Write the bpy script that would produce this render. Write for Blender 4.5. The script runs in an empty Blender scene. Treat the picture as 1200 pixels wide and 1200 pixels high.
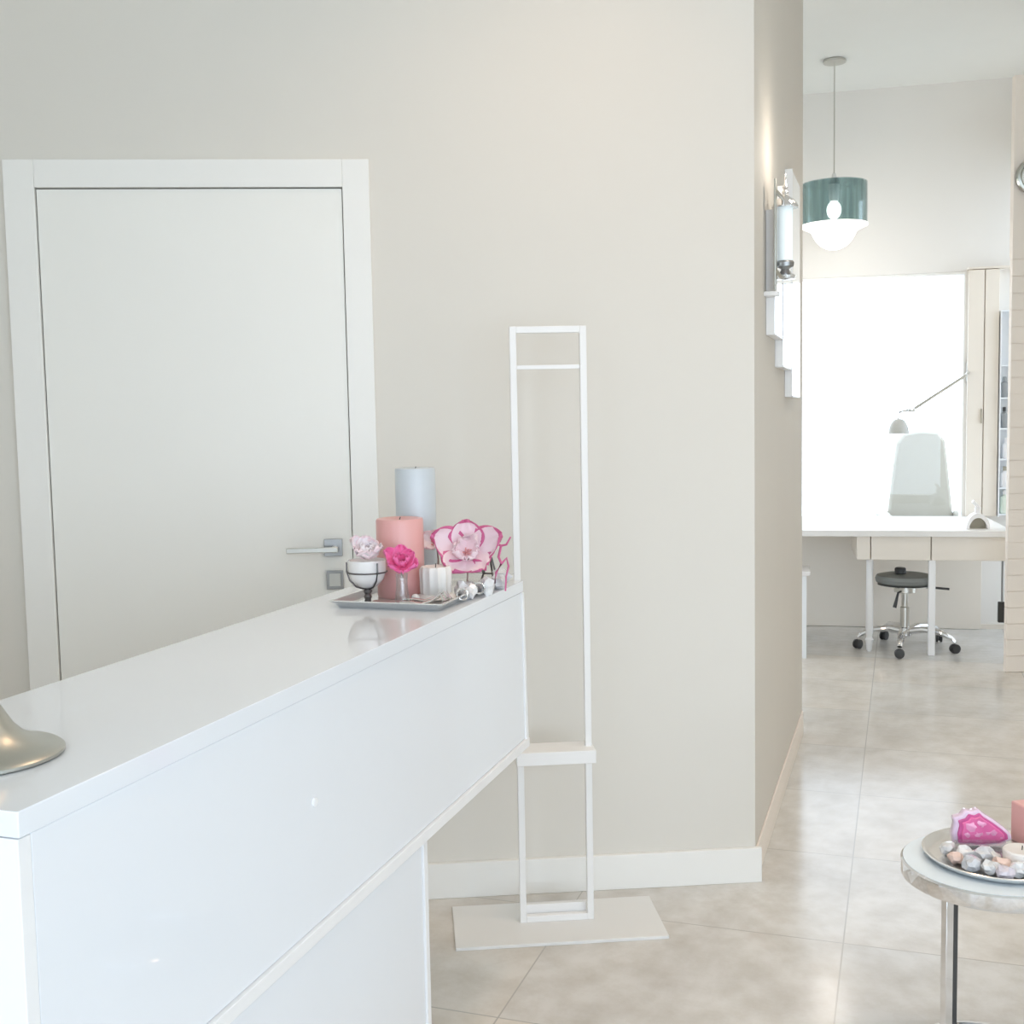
import bpy, bmesh, math, random
from math import sin, cos, pi, radians as R
from mathutils import Vector, Matrix, noise

scn = bpy.context.scene
COL = scn.collection
rnd = random.Random(7)

# ------------------------------------------------------------------ materials
def nodes(m):
    m.use_nodes = True
    return m.node_tree.nodes, m.node_tree.links

def mat(name, col, rough=.5, metal=0., trans=0., emit=None, estr=0., vary=.0, scale=8., coat=0., alpha=1., ior=1.45, bump=0.):
    m = bpy.data.materials.new(name)
    n, l = nodes(m)
    b = n['Principled BSDF']
    b.inputs['Base Color'].default_value = (*col, 1)
    b.inputs['Roughness'].default_value = rough
    b.inputs['Metallic'].default_value = metal
    b.inputs['Transmission Weight'].default_value = trans
    b.inputs['Coat Weight'].default_value = coat
    b.inputs['IOR'].default_value = ior
    b.inputs['Alpha'].default_value = alpha
    if emit:
        b.inputs['Emission Color'].default_value = (*emit, 1)
        b.inputs['Emission Strength'].default_value = estr
    if vary or bump:
        tc = n.new('ShaderNodeTexCoord')
        nz = n.new('ShaderNodeTexNoise')
        nz.inputs['Scale'].default_value = scale
        nz.inputs['Detail'].default_value = 5
        l.new(tc.outputs['Object'], nz.inputs['Vector'])
        if vary:
            mx = n.new('ShaderNodeMix'); mx.data_type = 'RGBA'
            mx.inputs[6].default_value = (*[c * (1 - vary) for c in col], 1)
            mx.inputs[7].default_value = (*[min(1, c * (1 + vary)) for c in col], 1)
            l.new(nz.outputs['Fac'], mx.inputs[0])
            l.new(mx.outputs[2], b.inputs['Base Color'])
        if bump:
            bp = n.new('ShaderNodeBump')
            bp.inputs['Strength'].default_value = bump
            bp.inputs['Distance'].default_value = .01
            l.new(nz.outputs['Fac'], bp.inputs['Height'])
            l.new(bp.outputs['Normal'], b.inputs['Normal'])
    return m

def pane_mat(name, tint, gloss_rough=.02, refl=1.45):
    m = bpy.data.materials.new(name)
    n, l = nodes(m)
    n.remove(n['Principled BSDF'])
    t = n.new('ShaderNodeBsdfTransparent'); t.inputs[0].default_value = (*tint, 1)
    g = n.new('ShaderNodeBsdfGlossy'); g.inputs['Roughness'].default_value = gloss_rough
    lw = n.new('ShaderNodeLayerWeight'); lw.inputs['Blend'].default_value = .5
    pw = n.new('ShaderNodeMath'); pw.operation = 'POWER'; pw.inputs[1].default_value = 3.5
    f = n.new('ShaderNodeMapRange'); f.inputs[3].default_value = ((refl - 1) / (refl + 1)) ** 2; f.inputs[4].default_value = .75
    l.new(lw.outputs['Facing'], pw.inputs[0]); l.new(pw.outputs[0], f.inputs[0])
    mx = n.new('ShaderNodeMixShader')
    l.new(f.outputs[0], mx.inputs[0]); l.new(t.outputs[0], mx.inputs[1]); l.new(g.outputs[0], mx.inputs[2])
    l.new(mx.outputs[0], n['Material Output'].inputs['Surface'])
    return m

def floor_mat():
    m = bpy.data.materials.new('polished_stone_tile')
    n, l = nodes(m); b = n['Principled BSDF']
    tc = n.new('ShaderNodeTexCoord')
    br = n.new('ShaderNodeTexBrick')
    br.offset = 0; br.squash = 1
    br.inputs['Scale'].default_value = 1
    br.inputs['Mortar Size'].default_value = .0022
    br.inputs['Mortar Smooth'].default_value = .2
    br.inputs['Brick Width'].default_value = .745
    br.inputs['Row Height'].default_value = .617
    br.inputs['Bias'].default_value = 0
    mp = n.new('ShaderNodeMapping'); mp.inputs['Location'].default_value = (.475 + .745 * 8, .35 + .617 * 12, 0)
    l.new(tc.outputs['Object'], mp.inputs['Vector']); l.new(mp.outputs[0], br.inputs['Vector'])
    br.inputs['Color1'].default_value = (.0, .0, .0, 1)
    br.inputs['Color2'].default_value = (1, 1, 1, 1)
    br.inputs['Mortar'].default_value = (.5, .5, .5, 1)
    n1 = n.new('ShaderNodeTexNoise'); n1.inputs['Scale'].default_value = 2.2; n1.inputs['Detail'].default_value = 8; n1.inputs['Roughness'].default_value = .62
    n2 = n.new('ShaderNodeTexNoise'); n2.inputs['Scale'].default_value = 9; n2.inputs['Detail'].default_value = 10; n2.inputs['Roughness'].default_value = .7
    for q in (n1, n2): l.new(tc.outputs['Object'], q.inputs['Vector'])
    rp = n.new('ShaderNodeValToRGB')
    e = rp.color_ramp.elements
    e[0].position = .3; e[0].color = (.62, .60, .575, 1)
    e[1].position = .68; e[1].color = (.765, .745, .715, 1)
    l.new(n1.outputs['Fac'], rp.inputs[0])
    rp2 = n.new('ShaderNodeValToRGB')
    e = rp2.color_ramp.elements
    e[0].position = .32; e[0].color = (.80, .77, .72, 1)
    e[1].position = .6; e[1].color = (1, 1, 1, 1)
    l.new(n2.outputs['Fac'], rp2.inputs[0])
    mu = n.new('ShaderNodeMix'); mu.data_type = 'RGBA'; mu.blend_type = 'MULTIPLY'; mu.inputs[0].default_value = .7
    l.new(rp.outputs[0], mu.inputs[6]); l.new(rp2.outputs[0], mu.inputs[7])
    tint = n.new('ShaderNodeMix'); tint.data_type = 'RGBA'
    tint.inputs[6].default_value = (.96, .98, 1.0, 1); tint.inputs[7].default_value = (1.04, 1.0, .95, 1)
    l.new(br.outputs['Color'], tint.inputs[0])
    m2 = n.new('ShaderNodeMix'); m2.data_type = 'RGBA'; m2.blend_type = 'MULTIPLY'; m2.inputs[0].default_value = 1
    l.new(mu.outputs[2], m2.inputs[6]); l.new(tint.outputs[2], m2.inputs[7])
    gr = n.new('ShaderNodeMix'); gr.data_type = 'RGBA'; gr.inputs[7].default_value = (.48, .46, .43, 1)
    l.new(br.outputs['Fac'], gr.inputs[0]); l.new(m2.outputs[2], gr.inputs[6])
    n3 = n.new('ShaderNodeTexNoise'); n3.inputs['Scale'].default_value = 1.3; n3.inputs['Detail'].default_value = 9; n3.inputs['Roughness'].default_value = .68
    l.new(tc.outputs['Object'], n3.inputs['Vector'])
    r3 = n.new('ShaderNodeMapRange'); r3.inputs[1].default_value = .60; r3.inputs[2].default_value = .74; r3.inputs[4].default_value = .45
    l.new(n3.outputs['Fac'], r3.inputs[0])
    st = n.new('ShaderNodeMix'); st.data_type = 'RGBA'; st.inputs[7].default_value = (.60, .50, .45, 1)
    l.new(r3.outputs[0], st.inputs[0]); l.new(gr.outputs[2], st.inputs[6])
    l.new(st.outputs[2], b.inputs['Base Color'])
    b.inputs['Roughness'].default_value = .17
    b.inputs['Specular IOR Level'].default_value = .17
    return m

M = {
 'wall': mat('painted_wall', (.735, .705, .65), .75, vary=.012, scale=3),
 'wall_far': mat('painted_wall_far', (.80, .775, .74), .75, vary=.012, scale=3),
 'passage': mat('beige_wall', (.69, .645, .58), .7, vary=.015, scale=3),
 'ceiling': mat('ceiling_paint', (.84, .84, .81), .8, vary=.01),
 'trim': mat('white_trim', (.885, .875, .845), .4, vary=.01),
 'door': mat('door_white', (.885, .875, .835), .38, vary=.012, scale=4),
 'gloss': mat('white_lacquer', (.83, .86, .905), .12, coat=.4, vary=.006),
 'edge': mat('white_edge_band', (.87, .87, .875), .3, vary=.006),
 'powder': mat('white_powder_coat', (.86, .85, .84), .35, vary=.01),
 'plate': mat('plate_enamel', (.79, .785, .77), .35, vary=.01),
 'nickel': mat('satin_nickel', (.62, .61, .57), .28, 1., vary=.05),
 'champ': mat('satin_silver', (.50, .50, .455), .34, .9, vary=.03),
 'steel': mat('brushed_steel', (.38, .38, .38), .3, 1., vary=.05),
 'chrome': mat('chrome', (.82, .82, .83), .06, 1., vary=.02),
 'silver': mat('polished_silver', (.80, .80, .79), .1, 1., vary=.03, scale=30, bump=.15),
 'traysilver': mat('bright_tray_silver', (.88, .88, .87), .22, .75, vary=.02, scale=20),
 'mirror': mat('mirror_glass', (.90, .91, .90), .03, 1., vary=.01),
 'dark': mat('dark_plastic', (.05, .05, .05), .4, vary=.1),
 'darkmetal': mat('dark_metal', (.16, .15, .15), .35, .8, vary=.1),
 'greywax': mat('grey_wax', (.60, .65, .69), .3, vary=.03, coat=.3),
 'pinkwax': mat('pink_wax', (.80, .42, .40), .35, vary=.06, coat=.2),
 'whitewax': mat('white_wax', (.84, .80, .76), .4, vary=.03),
 'palepetal': mat('pale_pink_petal', (.88, .72, .76), .5, vary=.06, scale=25),
 'whitepetal': mat('white_petal', (.88, .82, .85), .5, vary=.05, scale=25),
 'magenta': mat('magenta_petal_edge', (.62, .14, .30), .5, vary=.1, scale=40),
 'hotpink': mat('hot_pink_petal', (.86, .18, .42), .5, vary=.18, scale=30),
 'stem': mat('dry_stem', (.42, .33, .30), .6, vary=.1, scale=40),
 'agate': mat('pink_agate', (.80, .16, .38), .12, vary=.25, scale=22, coat=.5),
 'agatedark': mat('deep_pink_agate', (.60, .10, .30), .12, vary=.2, scale=30, coat=.5),
 'agatepale': mat('pale_pink_quartz', (.84, .34, .54), .12, vary=.2, scale=60, coat=.5),
 'lilac': mat('lilac_crystal', (.78, .60, .74), .2, vary=.12, scale=40, coat=.4),
 'stone': mat('pale_crystal', (.84, .82, .81), .18, vary=.3, scale=60, coat=.6),
 'greystone': mat('grey_crystal', (.62, .62, .64), .18, vary=.35, scale=70, coat=.6),
 'peach': mat('peach_stone', (.80, .60, .52), .3, vary=.15, scale=40),
 'pearl': mat('pearl', (.86, .84, .83), .15, vary=.02, coat=.5),
 'pinkpearl': mat('pink_pearl', (.80, .55, .56), .15, vary=.05, coat=.5),
 'clear': pane_mat('clear_glass', (.93, .95, .95), .01, 1.9),
 'window': pane_mat('window_glass', (.97, .98, .98), .0, 1.45),
 'smoke': pane_mat('smoked_teal_glass', (.74, .84, .85), .03, 1.5),
 'tabletop': mat('grey_glass_top', (.79, .87, .93), .10, vary=.01, coat=.5),
 'opal': mat('opal_glass', (.9, .9, .88), .3, emit=(1, .98, .93), estr=1.6, vary=.01),
 'sconceglow': mat('frosted_sconce_tube', (.80, .87, .88), .2, emit=(.85, .97, 1), estr=.35, vary=.02),
 'seat': mat('grey_vinyl', (.20, .21, .20), .4, vary=.08, bump=.1),
 'fabric': mat('pale_grey_upholstery', (.42, .395, .34), .9, vary=.05, scale=60),
 'desk': mat('desk_white', (.82, .80, .77), .35, vary=.01),
 'cream': mat('cream_laminate', (.80, .74, .66), .4, vary=.015),
 'plank': mat('beige_plank', (.89, .81, .725), .55, vary=.02, scale=5),
 'shelfgrey': mat('pale_grey_board', (.84, .86, .88), .4, vary=.02),
 'bottlegrey': mat('grey_plastic', (.30, .31, .31), .35, vary=.05),
 'bottlewhite': mat('white_plastic', (.82, .80, .79), .35, vary=.02),
 'lampgrey': mat('lamp_grey', (.50, .50, .47), .4, vary=.02),
 'bottlegreen': mat('pale_green_plastic', (.70, .76, .66), .35, vary=.02),
 'khaki': mat('khaki_lining', (.40, .37, .29), .5, vary=.05),
 'paving': mat('pale_paving', (.55, .54, .52), .8, vary=.08),
}
M['floor'] = floor_mat()
_n, _l = nodes(M['smoke'])
_t = [q for q in _n if q.type == 'BSDF_TRANSPARENT'][0]
_tc = _n.new('ShaderNodeTexCoord'); _mp = _n.new('ShaderNodeMapping'); _mp.inputs['Scale'].default_value = (26, 26, 1.2)
_nz = _n.new('ShaderNodeTexNoise'); _nz.inputs['Scale'].default_value = 1.0; _nz.inputs['Detail'].default_value = 4
_cr = _n.new('ShaderNodeValToRGB'); _cr.color_ramp.elements[0].position = .35; _cr.color_ramp.elements[1].position = .68
_cr.color_ramp.elements[0].color = (.62, .71, .72, 1); _cr.color_ramp.elements[1].color = (.86, .93, .93, 1)
_l.new(_tc.outputs['Object'], _mp.inputs['Vector']); _l.new(_mp.outputs[0], _nz.inputs['Vector']); _l.new(_nz.outputs['Fac'], _cr.inputs[0]); _l.new(_cr.outputs[0], _t.inputs[0])

# ------------------------------------------------------------------ mesh kit
class MB:
    def __init__(s): s.bm = bmesh.new()
    def box(s, x0, x1, y0, y1, z0, z1, mi=0, rot=None):
        vs = [s.bm.verts.new((x, y, z)) for x in (x0, x1) for y in (y0, y1) for z in (z0, z1)]
        for f in ((0, 1, 3, 2), (4, 6, 7, 5), (0, 4, 5, 1), (2, 3, 7, 6), (0, 2, 6, 4), (1, 5, 7, 3)):
            s.bm.faces.new([vs[i] for i in f]).material_index = mi
        if rot is not None:
            c = Vector(((x0 + x1) / 2, (y0 + y1) / 2, (z0 + z1) / 2))
            for v in vs: v.co = c + rot @ (v.co - c)
        return s
    def prism(s, pts, axis, a, b, mi=0):
        # extrude an outline: axis 'x' -> pts are (y,z); 'y' -> (x,z); 'z' -> (x,y)
        def P(p, t):
            return {'x': (t, p[0], p[1]), 'y': (p[0], t, p[1]), 'z': (p[0], p[1], t)}[axis]
        A = [s.bm.verts.new(P(p, a)) for p in pts]; B = [s.bm.verts.new(P(p, b)) for p in pts]
        s.bm.faces.new(A).material_index = mi; s.bm.faces.new(B[::-1]).material_index = mi
        k = len(pts)
        for i in range(k):
            s.bm.faces.new([A[i], B[i], B[(i + 1) % k], A[(i + 1) % k]]).material_index = mi
        return s
    def lathe(s, prof, c=(0, 0, 0), seg=40, mi=0, sx=1., sy=1., cap=True):
        rings = []
        for r, z in prof:
            rings.append([s.bm.verts.new((c[0] + sx * max(r, 1e-5) * cos(2 * pi * i / seg), c[1] + sy * max(r, 1e-5) * sin(2 * pi * i / seg), c[2] + z)) for i in range(seg)])
        for a, b in zip(rings, rings[1:]):
            for i in range(seg):
                s.bm.faces.new([a[i], a[(i + 1) % seg], b[(i + 1) % seg], b[i]]).material_index = mi
        if cap:
            s.bm.faces.new(rings[0][::-1]).material_index = mi
            s.bm.faces.new(rings[-1]).material_index = mi
        return s
    def tube(s, pts, r, seg=12, mi=0, closed=False, flat=1.):
        pts = [Vector(p) for p in pts]; rings = []
        k = len(pts)
        for i, p in enumerate(pts):
            if closed: d = pts[(i + 1) % k] - pts[i - 1]
            else: d = pts[min(i + 1, k - 1)] - pts[max(i - 1, 0)]
            d.normalize()
            up = Vector((0, 0, 1)) if abs(d.z) < .95 else Vector((1, 0, 0))
            a = d.cross(up).normalized(); b = a.cross(d)
            rr = r[i] if isinstance(r, (list, tuple)) else r
            rings.append([s.bm.verts.new(p + rr * (cos(2 * pi * j / seg) * a + flat * sin(2 * pi * j / seg) * b)) for j in range(seg)])
        for i in range(k if closed else k - 1):
            a, b = rings[i], rings[(i + 1) % k]
            for j in range(seg):
                s.bm.faces.new([a[j], b[j], b[(j + 1) % seg], a[(j + 1) % seg]]).material_index = mi
        if not closed:
            s.bm.faces.new(rings[0]).material_index = mi; s.bm.faces.new(rings[-1][::-1]).material_index = mi
        return s
    def ball(s, c, r, sub=3, jit=0., seed=0, mi=0, sc=(1, 1, 1)):
        n0 = len(s.bm.verts)
        g = bmesh.ops.create_icosphere(s.bm, subdivisions=sub, radius=1)
        for v in g['verts']:
            k = 1 + jit * noise.noise(v.co * 1.7 + Vector((seed * 3.1, seed * 1.7, seed)))
            v.co = Vector(c) + Vector((v.co.x * sc[0], v.co.y * sc[1], v.co.z * sc[2])) * r * k
        for f in s.bm.faces:
            if all(v in g['verts'] for v in f.verts): f.material_index = mi
        return s
    def build(s, name, m, parent=None, loc=(0, 0, 0), rz=0., bevel=0., smooth=True, ang=35, kind=None):
        bmesh.ops.recalc_face_normals(s.bm, faces=s.bm.faces)
        me = bpy.data.meshes.new(name); s.bm.to_mesh(me); s.bm.free()
        for q in (m if isinstance(m, (list, tuple)) else [m]): me.materials.append(q)
        if smooth:
            me.polygons.foreach_set('use_smooth', [True] * len(me.polygons))
            me.set_sharp_from_angle(angle=R(ang))
        o = bpy.data.objects.new(name, me); COL.objects.link(o)
        o.location = loc; o.rotation_euler.z = rz
        if parent: o.parent = parent
        if bevel:
            b = o.modifiers.new('bevel', 'BEVEL'); b.width = bevel; b.segments = 2; b.limit_method = 'ANGLE'; b.harden_normals = False
        if kind: o['kind'] = kind
        return o

def tag(o, label, cat, group=None):
    o['label'] = label; o['category'] = cat
    if group: o['group'] = group
    return o

def thing(name, label, cat, loc=(0, 0, 0), rz=0., group=None):
    o = bpy.data.objects.new(name, None); COL.objects.link(o)
    o.empty_display_size = .05
    o.location = loc; o.rotation_euler.z = rz
    return tag(o, label, cat, group)

def setting(name, loc=(0, 0, 0), rz=0.):
    o = bpy.data.objects.new(name, None); COL.objects.link(o)
    o.location = loc; o.rotation_euler.z = rz; o['kind'] = 'structure'
    return o

# frames of the three wall directions, all in metres, corner of wall and passage as origin
CORNER = (.708, 3.32, 0); AW = R(4.68)        # wall with the door, seen square on
AK = R(-18.93)                                # passage wall, runs back to the right
FAR = (1.971, 7.461, 0); AF = R(-13.5)        # far wall
CEIL = 3.42

# ------------------------------------------------------------------ setting
MB().box(-6, 6, -8, 8, -.1, 0).build('floor', M['floor'], loc=CORNER, rz=AK, smooth=False, kind='structure')
MB().box(-2.6, 3.2, -5.8, 4.4, CEIL, CEIL + .12).build('ceiling', M['ceiling'], loc=CORNER, rz=AW, smooth=False, kind='structure')

# wall with the door (opening for the leaf)
b = MB()
b.box(-2.5, -1.992, 0, .14, 0, CEIL).box(-1.160, 0, 0, .14, 0, CEIL).box(-1.992, -1.160, 0, .14, 2.041, CEIL)
b.box(-1.992, -1.160, .10, .14, 0, 2.041)
b.build('wall_front', M['wall'], loc=CORNER, rz=AW, smooth=False, kind='structure')
MB().box(-.15, 0, 0, 1.665, 0, CEIL).build('wall_passage', M['passage'], loc=CORNER, rz=AK, smooth=False, kind='structure')
MB().box(-2.50, -2.35, -5.8, -5.2, 0, CEIL).box(-2.50, -2.35, -3.1, 0, 0, CEIL).box(-2.50, -2.35, -5.2, -3.1, 0, .3).box(-2.50, -2.35, -5.2, -3.1, 2.7, CEIL).build('wall_left', M['wall'], loc=CORNER, rz=AW, smooth=False, kind='structure')
def fill_window(n, x, y0, y1, z0, z1):  # unseen windows, added to light the counter and far room from the sides
    w = setting('window_%d' % n, CORNER, AW)
    b = MB()
    k = max(1, round((y1 - y0) / 1.1))
    for i in range(k + 1):
        yy = y0 + (y1 - y0 - .06) * i / k
        b.box(x + .04, x + .11, yy, yy + .06, z0, z1)
    b.box(x + .04, x + .11, y0, y1, z0, z0 + .06).box(x + .04, x + .11, y0, y1, z1 - .06, z1)
    b.build('window_frame', M['trim'], w, smooth=False)
    MB().box(x + .07, x + .08, y0 + .03, y1 - .03, z0 + .03, z1 - .03).build('window_pane', M['window'], w, smooth=False)
b = MB()
RW = ((-5.0, -3.9, .45, 2.2), (2.75, 3.7, .10, 2.9))
b.box(2.9, 3.05, -5.8, -5.0, 0, CEIL).box(2.9, 3.05, -3.9, 2.75, 0, CEIL).box(2.9, 3.05, 3.7, 4.1, 0, CEIL)
for y0, y1, z0, z1 in RW: b.box(2.9, 3.05, y0, y1, 0, z0).box(2.9, 3.05, y0, y1, z1, CEIL)
b.build('wall_right', M['wall'], loc=CORNER, rz=AW, smooth=False, kind='structure')
fill_window(5, -2.50, -5.2, -3.1, .3, 2.7); fill_window(3, 2.9, *RW[0]); fill_window(4, 2.9, *RW[1])
# rear shopfront wall with a large window
b = MB()
b.box(-2.50, -1.9, -5.8, -5.6, 0, CEIL).box(2.5, 3.05, -5.8, -5.6, 0, CEIL).box(-1.9, 2.5, -5.8, -5.6, 0, .12).box(-1.9, 2.5, -5.8, -5.6, 2.85, CEIL)
b.build('wall_rear', M['wall'], loc=CORNER, rz=AW, smooth=False, kind='structure')
w = setting('window_2', CORNER, AW)
b = MB()
for x in (-1.9, -.45, 1.0, 2.44): b.box(x, x + .06, -5.74, -5.66, .12, 2.85)
b.box(-1.9, 2.5, -5.74, -5.66, .12, .18).box(-1.9, 2.5, -5.74, -5.66, 2.79, 2.85)
b.build('window_frame', M['trim'], w, smooth=False)
MB().box(-1.87, 2.47, -5.705, -5.695, .15, 2.82).build('window_pane', M['window'], w, smooth=False)
# room behind: left side wall, hidden behind the passage wall
MB().box(-1.3, -.15, 1.515, 1.665, 0, CEIL).build('wall_hall', M['wall_far'], loc=CORNER, rz=AK, smooth=False, kind='structure')
MB().box(-1.4, -1.25, -3.2, -1.9, 0, CEIL).box(-1.4, -1.25, -.3, .05, 0, CEIL).box(-1.4, -1.25, -1.9, -.3, 1.9, CEIL).box(-1.4, -1.25, -1.2, -.3, 0, 1.9).build('wall_side', M['wall_far'], loc=FAR, rz=AF, smooth=False, kind='structure')
w = setting('window_6', FAR, AF)
b = MB()
for y in (-1.9, -1.26): b.box(-1.36, -1.29, y, y + .06, 0, 1.9)
b.box(-1.36, -1.29, -1.9, -1.2, 1.84, 1.9).box(-1.36, -1.29, -1.9, -1.2, 0, .05)
b.build('window_frame', M['trim'], w, smooth=False)
MB().box(-1.33, -1.32, -1.87, -1.23, .03, 1.87).build('window_pane', M['window'], w, smooth=False)
# far wall with window opening
X0, X1, Z0, Z1 = -.62, .927, .69, 2.26
b = MB()
b.box(-1.4, X0, 0, .18, 0, CEIL).box(X1, 2.2, 0, .18, 0, CEIL).box(X0, X1, 0, .18, 0, Z0).box(X0, X1, 0, .18, Z1, CEIL)
b.build('wall_back', M['wall_far'], loc=FAR, rz=AF, smooth=False, kind='structure')
w = setting('window_1', FAR, AF)
b = MB()
b.box(X0, X0 + .03, .02, .08, Z0, Z1).box(X1 - .010, X1, .005, .08, Z0, Z1).box(X0, X1, .02, .08, Z1 - .015, Z1).box(X0, X1, .02, .08, Z0, Z0 + .02)
b.build('window_frame', M['trim'], w, smooth=False)
MB().box(X0 + .02, X1 - .01, .045, .055, Z0 + .02, Z1 - .01).build('window_pane', M['window'], w, smooth=False)
# plank-clad partition on the right
b = MB()
zt = 2.18; pw = .0865
z = .0
while z < zt - .01:
    b.box(2.607, 3.6, 5.975, 6.005, z + .0035, min(z + pw, zt))
    z += pw
b.box(2.612, 3.6, 5.982, 6.012, 0, zt).box(2.607, 3.6, 5.975, 6.012, zt, 3.09)
b.build('wall_partition', M['plank'], smooth=False, kind='structure')
# baseboards
MB().box(-1.09, .016, -.016, 0, 0, .105).box(-2.35, -2.069, -.016, 0, 0, .105).build('baseboard_front', M['trim'], loc=CORNER, rz=AW, bevel=.002, kind='structure')
MB().box(0, .007, .002, 1.665, 0, .10).build('baseboard_passage', M['plank'], loc=CORNER, rz=AK, bevel=.002, kind='structure')
MB().box(-1.25, 1.9, -.012, 0, 0, .03).build('baseboard_back', M['cream'], loc=FAR, rz=AF, kind='structure')

# door
d = setting('door_1', CORNER, AW)
b = MB()
b.box(-2.069, -1.988, -.018, .0, 0, 2.112).box(-1.164, -1.090, -.018, .0, 0, 2.112).box(-1.988, -1.164, -.018, .0, 2.037, 2.112)
b.build('door_casing', M['trim'], d, bevel=.002)
lf = MB().box(-1.985, -1.1662, -.010, .03, .006, 2.0338).build('door_leaf', M['door'], d, bevel=.0015)
h = MB().box(-1.245, -1.194, -.018, -.010, 1.014, 1.063).build('handle_rose', M['steel'], d, bevel=.001)
MB().tube([(-1.215, -.018, 1.037), (-1.215, -.058, 1.037)], .009, 16).box(-1.346, -1.204, -.064, -.052, 1.030, 1.044).build('lever', M['nickel'], h, bevel=.0015)
k = MB()
k.box(-1.241, -1.194, -.017, -.010, .965, .973).box(-1.241, -1.194, -.017, -.010, .926 - .006, .929).box(-1.241, -1.233, -.017, -.010, .929, .965).box(-1.202, -1.194, -.017, -.010, .929, .965)
k = k.build('key_escutcheon', M['steel'], d, bevel=.0008)
MB().box(-1.233, -1.202, -.014, -.010, .929, .965).build('escutcheon_face', M['nickel'], k)

# ------------------------------------------------------------------ reception counter
PC = (-.510, 1.137, 0); AC = R(-18.3)
c = thing('reception_counter', 'long white glossy reception counter with overhanging slanted front, left foreground', 'counter', PC, AC)
L = 1.700; HT = 1.0
MB().box(-.375, 0, 0, L, HT - .028, HT).build('countertop', M['gloss'], c, bevel=.0012)
MB().box(-.372, -.002, .0, .019, .585, HT - .0295).build('end_panel', M['edge'], c, bevel=.001)
MB().prism([(.0205, .607), (L + .004, .607), (L - .008, HT - .0292), (.0205, HT - .0292)], 'x', -.022, -.003).build('front_panel', M['gloss'], c, bevel=.001)
MB().prism([(L + .005, .585), (L + .022, .585), (L + .004, HT - .03), (L - .007, HT - .03)], 'x', -.372, .001).build('end_panel', M['edge'], c, bevel=.001)
MB().box(-.372, .004, .0, L + .018, .585, .606).build('bottom_board', M['edge'], c, bevel=.001)
MB().box(-.372, -.350, .019, L, .606, HT - .029).build('back_panel', M['gloss'], c)
MB().box(-.33, -.024, .03, 1.093, 0, .584).build('plinth', M['gloss'], c, bevel=.001)
MB().box(-.33, -.020, 1.094, 1.112, 0, .584).build('plinth_end_panel', M['edge'], c, bevel=.001)
cp = MB().lathe([(.007, 0), (.007, .003), (.004, .0045)], seg=20).build('glint_disc', M['edge'], c, loc=(-.003, .627, .803))  # small white disc stands in for a glint on the glossy panel
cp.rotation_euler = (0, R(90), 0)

# silver trumpet foot on the near end
t = thing('candlestick', 'satin silver trumpet foot on the near end of the white counter', 'candlestick', (-.637, 1.335, HT))
MB().lathe([(.090, 0), (.0925, .002), (.0925, .0055), (.089, .0085), (.078, .011), (.062, .017), (.047, .026), (.036, .038), (.028, .052), (.020, .066), (.015, .09), (.012, .12)], seg=64).build('foot', M['champ'], t)
MB().lathe([(.012, .12), (.009, .15), (.009, .27), (.014, .275), (.009, .28)], seg=32).build('stem', M['champ'], t)
MB().lathe([(.009, .28), (.02, .29), (.022, .315), (.019, .315), (.018, .295)], seg=32).build('cup', M['champ'], t)

# ------------------------------------------------------------------ tray on the far end of the counter
def loc_c(x, y, z=0.):
    return Vector(PC) + Matrix.Rotation(AC, 3, 'Z') @ Vector((x, y, z))
TZ = HT
t = thing('tray', 'rectangular polished silver tray on the far end of the white counter', 'tray', loc_c(-.15, 1.46, TZ), AC)
b = MB()
hx, hy = .124, .232
pr = [(-.012, .0), (0, 0), (.0, .003)]
def rect(bm, e, z):
    return [bm.verts.new(p) for p in ((-hx - e, -hy - e, z), (hx + e, -hy - e, z), (hx + e, hy + e, z), (-hx - e, hy + e, z))]
rs = [rect(b.bm, -.012, 0), rect(b.bm, .0, .013), rect(b.bm, .004, .0145), rect(b.bm, .0035, .0165), rect(b.bm, -.002, .016), rect(b.bm, -.013, .003)]
for p, q in zip(rs, rs[1:]):
    for i in range(4): b.bm.faces.new([p[i], p[(i + 1) % 4], q[(i + 1) % 4], q[i]])
b.bm.faces.new(rs[0][::-1]); b.bm.faces.new(rs[-1])
b.build('tray_body', M['traysilver'], t, ang=20)
hnd = MB()
hnd.tube([(-.05, hy, .016), (-.045, hy + .012, .021), (0, hy + .016, .022), (.045, hy + .012, .021), (.05, hy, .016)], .003, 10)
hnd.build('handle', M['darkmetal'], t)
# dark letter-like marks modelling mirror reflections at the tray's inner edge
b = MB()
x = -.095
i = 0
while x < .02:
    wd = rnd.choice((.006, .008, .010))
    b.tube([(x, -hy + .024, .0035), (x, -hy + .040, .0035)], .0011, 6)
    if i % 2: b.tube([(x + wd / 2 + wd / 2 * cos(a), -hy + .032 + .008 * sin(a), .0035) for a in [2 * pi * q / 12 for q in range(12)]], .0011, 6, closed=True)
    x += wd + .003; i += 1
b.build('reflection_marks', M['darkmetal'], t)
BZ = TZ + .0032

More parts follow.
